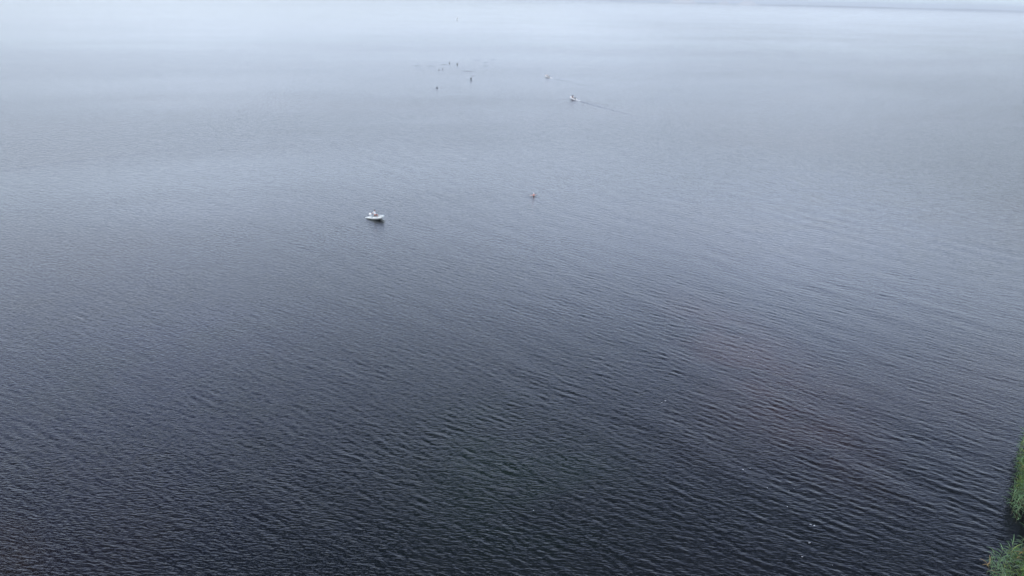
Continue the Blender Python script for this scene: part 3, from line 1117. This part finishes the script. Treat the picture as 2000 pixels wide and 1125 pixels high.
VM = [(merge([s])[0:2], merge(l)[0:2]) for s, l in VAR]
acc_s, acc_l, acc_g, acc_d = ([], [], 0), ([], [], 0), ([], [], 0), ([], [], 0)
acc_s, acc_l, acc_g, acc_d = map(list, (acc_s, acc_l, acc_g, acc_d))
y_lo, y_hi = ground(1950, 1290).y, ground(2060, 800).y
count = 0
clumps = []
while len(clumps) < 330:
    y = rnd.uniform(y_lo, y_hi)
    dx = 0.15 + rnd.uniform(0.0, 1.0) ** 1.25 * 6.5
    clumps.append((edge_x(y) + dx, y, dx, rnd.uniform(0.5, 1.2), rnd.random()))
for (cx_, cy_, dx, hs, q) in clumps:
    for _ in range(rnd.randint(3, 7)):
        x, y = cx_ + rnd.gauss(0, 0.2), cy_ + rnd.gauss(0, 0.2)
        v = rnd.choice(VM)
        z = 0.0 if dx < 1.5 else min(0.45, (dx - 1.5) * 0.08)
        rz, s_ = rnd.gauss(0, 0.5), hs * rnd.uniform(0.85, 1.08) * (0.85 if dx < 0.6 else 1)
        add_geo_np(acc_s, v[0], (x, y, z), rz, s_)
        add_geo_np(acc_d if rnd.random() < 0.05 else (acc_g if q < 0.40 else acc_l), v[1], (x, y, z), rz, s_)


def acc_obj(name, acc, mat, parent):
    V = np.concatenate(acc[0])
    return link_mesh(name, V.tolist(), acc[1], mat, parent)


bed = empty('reed_bed', (0, 0, 0))
tag(bed, 'dense green reed bed along the right hand bank', 'reeds', kind='stuff')
for nm, ac, mt in (('stems', acc_s, 'stem'), ('leaves', acc_l, 'leaf'), ('pale_leaves', acc_g, 'leaf_grey'), ('dead_leaves', acc_d, 'leaf_dead')):
    acc_obj(nm, ac, M[mt], bed)['kind'] = 'stuff'

# single reeds standing clear at the edge
protos = []
for stem, leaves in VAR[:6]:
    r_ = empty('reed', (0, 0, -500))
    link_mesh('stem', *stem, M['stem'], r_)
    for lf in leaves: link_mesh('leaf', *lf, M['leaf_grey'], r_)
    protos.append(r_)
dead = empty('reed', (0, 0, 0))
st_, lv_ = VAR[6]
link_mesh('stem', *st_, M['stem'], dead)
for i, lf in enumerate(lv_[:7]): link_mesh('leaf', *lf, M['leaf_dead'] if i < 5 else M['leaf_grey'], dead)
g = ground(1927, 1122); dead.location = (g.x, g.y, 0); dead.scale = (1.0,) * 3
tag(dead, 'reed with yellow dead leaves, farthest out in the water at the lower right', 'reed', 'single reeds at the edge of the reed bed')
LOW = [(1932, 1112), (1934, 1121), (1942, 1116), (1946, 1126), (1950, 1110), (1957, 1121), (1939, 1136), (1953, 1136), (1962, 1103), (1969, 1110), (1930, 1148), (1977, 1099), (1984, 1096), (1990, 1088), (1944, 1150), (1972, 1092)]
UP = [(1976, 1000), (1973, 993), (1980, 985), (1974, 1006), (1983, 1012), (1972, 985), (1980, 970), (1977, 958), (1986, 948), (1990, 932), (1984, 1022), (1990, 1000)]
TOP = [(1988, 915), (1986, 902), (1991, 893), (1989, 882), (1993, 872), (1996, 866), (1990, 928)]
used = set()
for grp, lab in ((LOW, 'pale green reed standing in the water at the edge of the lowest reed clump'),
                 (UP, 'green reed leaning over the water at the edge of the upper reed clump'),
                 (TOP, 'green reed at the far upper end of the reed strip on the right edge')):
    for k, (px, py) in enumerate(grp):
        i = k % 6
        if i not in used:
            used.add(i); t = protos[i]
        else:
            t = copy_tree(protos[i])
        g = ground(px, py)
        t.location = (g.x, g.y, 0)
        s = rnd.uniform(0.7, 1.0)
        t.scale = (s, s, s)
        t.rotation_euler = (rnd.gauss(0, 0.05), rnd.gauss(0, 0.05), rnd.gauss(0, 0.6))
        tag(t, lab, 'reed', 'single reeds at the edge of the reed bed')
